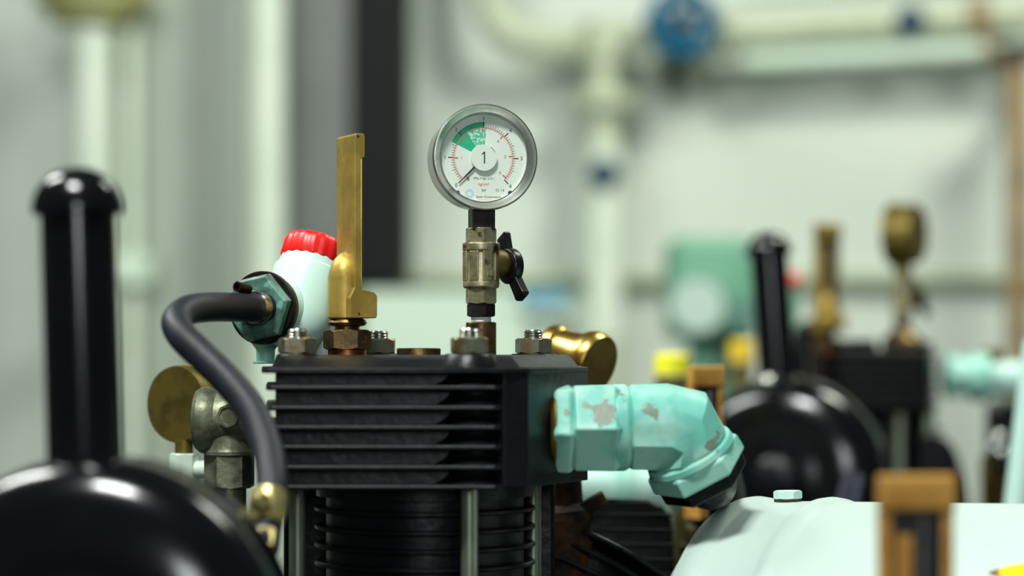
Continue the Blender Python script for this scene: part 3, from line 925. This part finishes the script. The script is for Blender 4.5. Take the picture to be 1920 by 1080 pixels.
# ------------------------------------------------------------------ more thermometers
t2 = copy_tree(th)
t2['label'] = 'large blurred brass thermometer standing in front of the mint tank'
ny = 1.02
t2.scale = (1.08,) * 3
t2.rotation_euler = (0, 0, math.radians(8))
t2.location = at(1706, 888, ny) - Vector((0, 0, .1244 * 1.08))
ob = MB().cyl((t2.location.x, t2.location.y, 0), (t2.location.x, t2.location.y, t2.location.z), .018)
ob.lathe((t2.location.x, t2.location.y, 0), (0, 0, 1), [(0, .07), (.012, .07), (.016, .02), (.03, .018)], 32)
tag(ob.build('support_post', 'dark_steel'), 'post under the large blurred thermometer before the tank', 'post')
t3 = copy_tree(th)
t3['label'] = 'short orange brass thermometer rising behind the mint elbow'
t3.rotation_euler = (0, 0, math.radians(38))
t3.location = at(1309, 686, 1.66) - Vector((0, 0, .1244))
t4 = copy_tree(th)
t4['label'] = 'distant gold thermometer right of the glossy black stack at the back'
t4.rotation_euler = (0, 0, math.radians(30))
t4.location = at(1542, 420, 2.36) - Vector((0, 0, .1244))
for t_ in (t2, t3):
    for ch in [x for x in bpy.data.objects if x.parent == t_]:
        if ch.name.split('.')[0] in ('case', 'side_wall', 'scale_strip'):
            ch.data = ch.data.copy()
            ch.data.materials[0] = M['brass_orange']

# support manifold under the short thermometer
mf = MB().cyl(t3.location + Vector((0, -.006, .002)), Vector((t3.location.x, t3.location.y - .006, 0)), .013)
tag(mf.build('riser_pipe', 'dark_steel'), 'dark riser pipe carrying the short thermometer behind the elbow', 'pipe')

# ------------------------------------------------------------------ black intake stacks


def make_intake(label):
    t = thing('intake_stack', label, 'air intake')
    r, H = .0169, .128
    MB().lathe((0, 0, -.03), (0, 0, 1), [(0, r), (H + .012, r), (H + .012, 0)], 56).build('pipe', 'gloss_black', t)
    MB().lathe((0, 0, H), (0, 0, 1), [(-.0205, r), (-.0214, .0194), (-.0203, .0206), (-.0165, .0205), (-.0120, .0192), (-.0075, .0165), (-.0035, .0124), (-.0010, .0068), (0, 0)], 56).build('dome_cap', 'gloss_black', t)
    D = Vector((-.10, -1, .03)).normalized()
    prof = [(-.055, 0), (-.055, .078), (-.050, .086), (-.043, .0895), (-.014, .0895), (-.003, .0878), (.0045, .084), (.0105, .0780), (.0145, .070), (.0172, .059), (.0186, .052), (.0186, .046), (.0170, .041), (.0172, .036), (.0195, .031), (.0195, 0)]
    hs = MB().lathe((.001, -.024, -.0895), D, prof, 96).build('round_housing', 'gloss_black', t)
    MB().lathe(Vector((.001, -.024, -.0895)) + D * .017, D, [(0, .020), (.006, .020), (.010, .014), (.011, 0)], 40).build('hub_boss', 'black', hs)
    return t


in1 = make_intake('nearest glossy black intake stack with dome cap on round housing at left')
b1 = at(159, 850, 1.08)
in1.location = b1
in1.rotation_euler = (0, math.radians(-1.6), 0)
in2 = copy_tree(in1)
in2['label'] = 'distant black intake stack with round housing behind the mint elbow'
in2.location = at(1457, 704, 2.14)
in2.rotation_euler = (0, math.radians(-4.0), math.radians(-14))
MB().sphere(at(1440, 716, 2.085), k(15, 2.085)).build('highlight_ball', 'chrome', in2)  # chrome ball added for a small blurred highlight
for t_, lb in ((in1, 'black pedestal under the nearest intake housing at lower left'), (in2, 'black pedestal under the distant intake housing')):
    L0 = t_.location
    pd = MB().box((L0.x - .07, L0.y - .04, 0), (L0.x + .07, L0.y + .05, L0.z - .183))
    tag(pd.build('pedestal', 'black', bevel=.006), lb, 'pedestal')

# ------------------------------------------------------------------ second compressor in the background
c2 = thing('compressor', 'blurred black compressor in the background at right carrying a brass gauge', 'compressor', (at(1665, 660, 2.33).x, 2.33, 0))
fy2 = 2.27
q = lambda px, Y=fy2: pp(px, Y)
zq = lambda py: ZC - (py - HZ) * fy2 / FPX
hd2 = MB().prism([q(1572), q(1742), q(1752, 2.33), q(1745, 2.42), q(1572, 2.42)], zq(775), zq(655)).build('cylinder_head', 'black', c2, bevel=.004)
for i in range(6):
    MB().prism([q(1562, 2.262), q(1750, 2.262), q(1762, 2.33), q(1758, 2.43), q(1562, 2.43)], zq(668 + 19 * i), zq(662 + 19 * i)).build('cooling_fin', 'black', hd2, bevel=.001)
cc = at(1668, 660, 2.34)
br2 = MB().lathe((cc.x, cc.y, ZC - .33), (0, 0, 1), [(0, .044), (.28, .044)], 48).build('cylinder_barrel', 'black', c2)
for i in range(8):
    MB().lathe((cc.x, cc.y, ZC - .075 - .012 * i), (0, 0, -1), [(0, .040), (0, .052), (.003, .052), (.003, .040)], 48).build('barrel_fin', 'black', br2)
for px in (1600, 1688, 1742):
    a_ = at(px, 770, 2.272)
    MB().cyl((a_.x, a_.y, ZC - .33), (a_.x, a_.y, zq(776)), .0048).build('stud', 'stud', c2)
    MB().hexa((a_.x, a_.y + .03, zq(655)), (a_.x, a_.y + .03, ZC + .009), .0095).build('head_nut', 'dark_steel', c2)
MB().box((cc.x - .09, 2.24, 0), (cc.x + .09, 2.5, ZC - .30)).build('crankcase', 'black', c2, bevel=.01)
MB().loops([[at(px, py, Y) for px, py in ((1722, 1010), (1722, 812), (1752, 812), (1778, 824), (1794, 850), (1806, 890), (1816, 950), (1820, 1010))] for Y in (2.25, 2.33)]).build('end_bell', 'black', c2, bevel=.004, seg=3)
MB().box((at(1585, 0, 2.3).x, 2.28, ZC - .001), (at(1640, 0, 2.3).x, 2.38, ZC + .012)).build('raised_boss', 'black', c2, bevel=.003)

g2 = make_gauge('blurred brass gauge turned edgewise on the distant compressor', brass=True)
g2.location = at(1692, 518, 2.33)
g2.rotation_euler = (0, 0, math.radians(-118))
v2 = copy_tree(valve)
v2['label'] = 'blurred brass valve with black handle under the distant brass gauge'
v2.location = g2.location - Vector((0, 0, (664 - 430) * 1.385 / FPX))
bs = MB().lathe((v2.location.x, v2.location.y, ZC - .002), (0, 0, 1), [(0, .020), (.014, .020), (.022, .012), (max(v2.location.z - ZC, .02) + .004, .010)], 32)
tag(bs.build('valve_base', 'brown_steel'), 'brown base fitting under the distant brass gauge valve', 'pipe fitting')
# seat for the distant thermometer
a_ = t4.location
sb = MB().hexa((a_.x, a_.y, ZC - .04), (a_.x, a_.y, a_.z + .001), .016)
sb.cyl((a_.x, a_.y, ZC - .35), (a_.x, a_.y, ZC - .03), .03)
sb.build('thermometer_well', 'dark_steel', c2)
bk = MB().loops([[at(px, py, Y) for px, py in ((1478, 640), (1500, 600), (1540, 600), (1575, 660), (1600, 760), (1600, 1000), (1470, 1000))] for Y in (2.42, 2.52)])
bk.box((at(1480, 0, 2.42).x, 2.42, 0), (at(1600, 0, 2.42).x, 2.52, zq(960)))
bk.build('belt_guard', 'gloss_black', c2, bevel=.006)

# mint outlet pipe of the second compressor
m2 = thing('outlet_pipe', 'blurred mint outlet pipe running off the right edge at the back', 'pipe', at(1840, 712, 2.33))
MB().cyl(at(1790, 706, 2.33), at(2010, 716, 2.33), k(33, 2.33)).build('pipe_run', 'mint_clean', m2)
MB().hexa(at(1771, 706, 2.33), at(1804, 707, 2.33), k(46, 2.33), rot=.5).build('union_nut', 'mint', m2)
MB().lathe(at(1818, 708, 2.33), (1, 0, 0), [(0, k(30, 2.33)), (.001, k(44, 2.33)), (.016, k(46, 2.33)), (.018, k(30, 2.33))], 32).build('collar', 'mint', m2)
MB().hexa(at(1860, 684, 2.33), at(1860, 655, 2.33), k(20, 2.33)).build('bleed_plug', 'brass_old', m2)
MB().cyl(at(1960, 720, 2.33), (at(1960, 720, 2.33).x, 2.33, 0), k(28, 2.33)).build('support_leg', 'mint_clean', m2)
sg = thing('sight_glass', 'small amber sight glass with steel fittings at the right edge', 'sight glass', at(1875, 945, 2.2))
MB().lathe(at(1875, 1010, 2.2), (0, 0, 1), [(0, k(36, 2.2)), (k(150, 2.2), k(36, 2.2)), (k(160, 2.2), k(28, 2.2))], 32).build('bowl', 'amber', sg)
MB().lathe(at(1875, 1200, 2.2), (0, 0, 1), [(0, k(30, 2.2)), (k(300, 2.2), k(30, 2.2))], 32).build('core', 'olive_body', sg)
for px, py, r in ((1872, 822, 15), (1878, 850, 13), (1862, 838, 11)):
    MB().sphere(at(px, py, 2.19), k(r, 2.19)).build('fitting_ball', 'chrome', sg)
MB().cyl(at(1872, 850, 2.2), at(1868, 770, 2.2), k(17, 2.2)).build('neck', 'dark_steel', sg)
mh = MB().box((at(1880, 0, 2.36).x, 2.36, 0), (at(1990, 0, 2.36).x, 2.46, zq(755)))
tag(mh.build('motor_box', 'black', bevel=.012, seg=3), 'black motor box at the right edge below the distant mint pipe', 'motor')

# strips added as highlights on the rim of the distant housing
for i, (x0, x1, lb) in enumerate(((1578, 1592, 'left of two added strips for housing rim glints above the mint tank'), (1602, 1613, 'right of two added strips for housing rim glints above the mint tank'))):
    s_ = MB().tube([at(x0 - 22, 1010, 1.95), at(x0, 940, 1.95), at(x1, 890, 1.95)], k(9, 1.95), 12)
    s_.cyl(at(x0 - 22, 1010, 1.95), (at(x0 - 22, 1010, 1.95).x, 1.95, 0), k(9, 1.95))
    tag(s_.build('rim_glint', 'rim_glint_steel'), lb, 'strip')

# yellow capped fillers
for nm, px, py, Y, r, m_, lb in (('oil_filler', 1259, 662, 2.02, 33, 'yellow', 'bright yellow cap on dark filler neck above the mint elbow'), ('oil_filler', 1390, 638, 2.5, 23, 'yellow_warm', 'small warm yellow cap just left of the distant black stack')):
    t_ = thing(nm, lb, 'oil filler', at(px, py + 90, Y))
    MB().lathe(at(px, py + 40, Y), (0, 0, 1), [(0, k(r, Y)), (k(34, Y), k(r, Y)), (k(39, Y), k(r * .8, Y)), (k(40, Y), 0)], 36).build('cap', m_, t_)
    p_ = at(px, py + 42, Y)
    MB().lathe((p_.x, p_.y, 0), (0, 0, 1), [(0, k(r * 1.1, Y)), (p_.z - .03, k(r * 1.1, Y)), (p_.z - .02, k(r * .9, Y)), (p_.z, k(r * .9, Y))], 32).build('neck', 'olive_body', t_)

# green instrument far behind
gi = thing('instrument_housing', 'blurred green instrument housing with a pale round dial near the back wall', 'instrument', at(1330, 645, 3.2))
a_, b_ = at(1252, 640, 3.2), at(1422, 442, 3.2)
MB().box((a_.x, 3.2, a_.z), (b_.x, 3.30, b_.z)).build('housing', 'green_inst', gi, bevel=.02, seg=4)
MB().lathe(at(1308, 572, 3.2), (0, -1, 0), [(0, k(60, 3.2)), (.022, k(60, 3.2)), (.024, k(54, 3.2)), (.016, k(50, 3.2))], 40).build('dial_rim', 'green_inst', gi)
MB().lathe(at(1308, 572, 3.18), (0, -1, 0), [(0, k(50, 3.2)), (.003, k(50, 3.2)), (.003, 0)], 40).build('dial_face', 'pipe_pale', gi)
MB().lathe(at(1396, 590, 3.2), (0, -1, 0), [(0, k(34, 3.2)), (.02, k(34, 3.2)), (.02, 0)], 32).build('port_cover', 'teal_dark', gi)
MB().cyl(at(1330, 640, 3.25), (at(1330, 640, 3.25).x, 3.25, 0), .03).build('pedestal', 'green_inst', gi)
rk = thing('red_knob', 'small red knob on a green stem beside the distant black stack', 'knob', at(1488, 560, 2.62))
MB().sphere(at(1488, 526, 2.62), k(15, 2.62)).build('knob_ball', 'red', rk)
MB().cyl(at(1488, 536, 2.62), (at(1488, 536, 2.62).x, 2.62, 0), k(9, 2.62)).build('stem', 'green_inst', rk)

# ------------------------------------------------------------------ far wall: shade sheets, cupboard, pipes, valve


def wall_box(name, x0, x1, y0, y1, Y, m_, lb, cat, bevel=.006):
    a, b = at(x0, y1, Y), at(x1, y0, Y)
    t = thing(name, lb, cat, ((a.x + b.x) / 2, Y, max(a.z, 0)))
    MB().box((a.x, Y, max(a.z, 0)), (b.x, YW - .002, b.z)).build('box_body', m_, t, bevel=bevel)
    return t, a, b


shade_left, a, b = wall_box('shade_sheet', 262, 462, -150, 2200, 4.10, 'wall_shade_light', 'light grey sheet standing in for wall shade left of the white pipe', 'shade_sheet')  # shaded stretch of wall made as a light grey sheet
MB().box(((a.x + b.x) / 2 - .0015, 4.096, max(a.z, 0) + .02), ((a.x + b.x) / 2 + .0015, 4.101, b.z - .02)).build('sheet_seam', 'wall_shade_dark', shade_left)  # seam added on the shade sheet
shade_right, a, b = wall_box('shade_sheet', 534, 656, -150, 2200, 4.06, 'wall_shade_dark', 'darker grey sheet standing in for wall shade beside the white pipe', 'shade_sheet')  # darker shaded stretch of wall made as a grey sheet
dark_gap, a, b = wall_box('gap_sheet', 657, 762, -150, 527, 4.08, 'flat_black', 'tall black sheet standing in for a dark gap behind the gold thermometer', 'gap_sheet')  # dark gap in the wall made as a black sheet
cab4, a, b = wall_box('shelf_box', 674, 1010, 545, 2200, 4.00, 'pipe_mint', 'low pale mint cupboard under the black sheet', 'cupboard')


def wall_pipe(name, pts, r, m_, lb, Y=4.19, cat='pipe', group=None, ext=()):
    t = thing(name, lb, cat, at(*pts[-1], Y))
    MB().tube(catmull([at(px, py, Y) for px, py in pts], 8) if len(pts) > 2 else [at(px, py, Y) for px, py in pts], k(r, Y), 32).build('pipe_run', m_, t)
    for (p0, p1, rr, mm, nm) in ext:
        MB().cyl(at(*p0, Y), at(*p1, Y), k(rr, Y), ch=.003).build(nm, mm, t)
    return t


zf = HZ + (ZC - 0) * FPX / 4.02
wall_pipe('wall_pipe', [(174, -120), (174, zf)], 38, 'pipe_white', 'thick white wall pipe under the olive flange at left', Y=4.02, ext=[((174, -20), (174, 14), 108, 'olive', 'flange'), ((174, 12), (174, 42), 84, 'olive', 'flange_neck'), ((174, 500), (174, 530), 60, 'pipe_white', 'coupling')])
wall_pipe('wall_pipe', [(246, -120), (246, zf)], 15, 'pipe_white', 'thin white pipe beside the thick flanged pipe at left', Y=4.06, ext=[((246, 478), (246, 536), 44, 'pipe_mint', 'bracket')])
zf = HZ + ZC * FPX / 3.98
wall_pipe('wall_pipe', [(500, -120), (500, zf)], 35, 'pipe_white', 'white vertical pipe between the two grey shade sheets', Y=3.98)

py_ = 4.17
zf = HZ + ZC * FPX / py_
wall_pipe('bent_wall_pipe', [(908, -200), (910, -60), (918, 10), (946, 56), (1000, 76), (1060, 78), (1091, 77)], 31, 'cream', 'cream pipe curving from the ceiling to the tee', Y=py_)
tp = wall_pipe('tee_pipe', [(1132, 78), (1132, zf)], 30, 'cream', 'cream vertical pipe with a flange hanging from the tee', Y=py_,
               ext=[((1132, 176), (1132, 206), 64, 'cream', 'flange'), ((1132, 40), (1132, 120), 40, 'cream', 'tee_body'), ((1140, 74), (1222, 70), 27, 'cream', 'tee_branch'), ((1132, 270), (1132, 640), 34, 'pipe_white', 'sleeve')])
bt = MB().lathe(at(1132, 326, py_ - k(36, py_)), (0, -1, 0), [(-.002, k(28, py_)), (.012, k(28, py_)), (.014, k(22, py_)), (.014, 0)], 24)
tag(bt.build('blue_tag', 'navy'), 'small round navy tag on the vertical cream pipe', 'tag')
hp = wall_pipe('header_pipe', [(1352, 61), (1420, 57), (1500, 52), (1700, 40), (1960, 22)], 26, 'cream', 'upper cream header pipe running along the wall at top right', Y=py_,
               ext=[((1812, 34), (1852, 32), 38, 'brown_pipe', 'flange'), ((1356, 61), (1380, 60), 45, 'cream', 'flange')])
hp2 = wall_pipe('header_pipe', [(1392, 116), (1500, 110), (1700, 100), (1960, 86)], 17, 'pipe_mint', 'lower thin header pipe under the cream one at top right', Y=py_,
                ext=[((1842, 94), (1868, 92), 23, 'brown_pipe', 'coupling')])
hp3 = wall_pipe('header_pipe', [(1380, -14), (1600, -26), (1960, -44)], 20, 'pipe_mint', 'topmost header pipe cut by the top edge at right', Y=py_)
bt = MB().lathe(at(1706, 40, py_ - k(26, py_)), (0, -1, 0), [(-.002, k(28, py_)), (.012, k(28, py_)), (.014, k(22, py_)), (.014, 0)], 24)
tag(bt.build('blue_tag', 'navy'), 'small round navy tag on the upper header pipe', 'tag')
vw = thing('gate_valve', 'wall valve with a big blue handwheel at top centre right', 'valve', at(1275, 60, py_))
MB().lathe(at(1225, 70, py_), (1, 0, .05), [(0, k(30, py_)), (.004, k(52, py_)), (.022, k(52, py_)), (.026, k(38, py_)), (.085, k(38, py_)), (.089, k(52, py_)), (.107, k(52, py_)), (.111, k(30, py_))], 36).build('body', 'cream', vw)
wy = py_ - .11
hw = MB()
wc = at(1279, 42, wy)
L = []
for i in range(56):
    a = 2 * math.pi * i / 56
    L.append([wc + Vector(((k(56, wy) + k(15, wy) * math.cos(b)) * math.cos(a), k(15, wy) * math.sin(b), (k(56, wy) + k(15, wy) * math.cos(b)) * math.sin(a))) for b in [2 * math.pi * j / 14 for j in range(14)]])
L.append(L[0])
hw.loops(L, cap0=False, cap1=False)
for i in range(5):
    a = 2 * math.pi * i / 5 + .3
    hw.cyl(wc, wc + Vector((math.cos(a), 0, math.sin(a))) * k(56, wy), k(13, wy), 14)
hw.lathe(wc, (0, -1, 0), [(-.012, k(26, wy)), (.010, k(26, wy)), (.012, k(18, wy)), (.012, 0)], 24)
hw.build('handwheel', 'blue', vw)
MB().lathe(wc + Vector((0, -.010, 0)), (0, -1, 0), [(0, k(16, wy)), (.008, k(16, wy)), (.008, 0)], 6).build('wheel_nut', 'rust', vw)
MB().cyl(wc, wc + Vector((0, .11, 0)), k(16, wy)).build('spindle', 'dark_steel', vw)
MB().cyl(at(1263, 80, wy + .03), at(1263, 182, wy + .03), k(15, wy)).build('drain_stub', 'flat_black', vw)
MB().cyl(at(1263, 84, wy + .03), at(1263, 84, py_), k(12, wy)).build('drain_arm', 'flat_black', vw)
rbp = wall_pipe('brown_pipe', [(1908, 90), (1908, HZ + ZC * FPX / 4.0)], 22, 'brown_pipe', 'brown vertical pipe at the right edge of the back wall', Y=4.0, ext=[((1908, 84), (1908, 112), 40, 'dark_steel', 'end_fitting')])
MB().cyl(at(1908, 145, 4.0), at(1908, 145, YW), k(16, 4.0)).build('wall_stub', 'brown_pipe', rbp)
bb = MB().box((at(975, 575, 3.75).x, 3.75, at(975, 574, 3.75).z), (at(1066, 545, 3.75).x, 3.82, at(975, 545, 3.75).z))
o_ = tag(bb.build('blue_box', 'blue_soft', bevel=.004), 'small flat blue box on a stand behind the shutoff valve', 'box')
p_ = at(1020, 574, 3.785)
sd = MB().lathe((p_.x, p_.y, 0), (0, 0, 1), [(0, .12), (.02, .12), (.025, .03), (p_.z - .012, .03), (p_.z - .010, .06), (p_.z, .06)], 32)
tag(sd.build('box_stand', 'pipe_mint'), 'pale pedestal stand carrying the small blue box', 'stand')
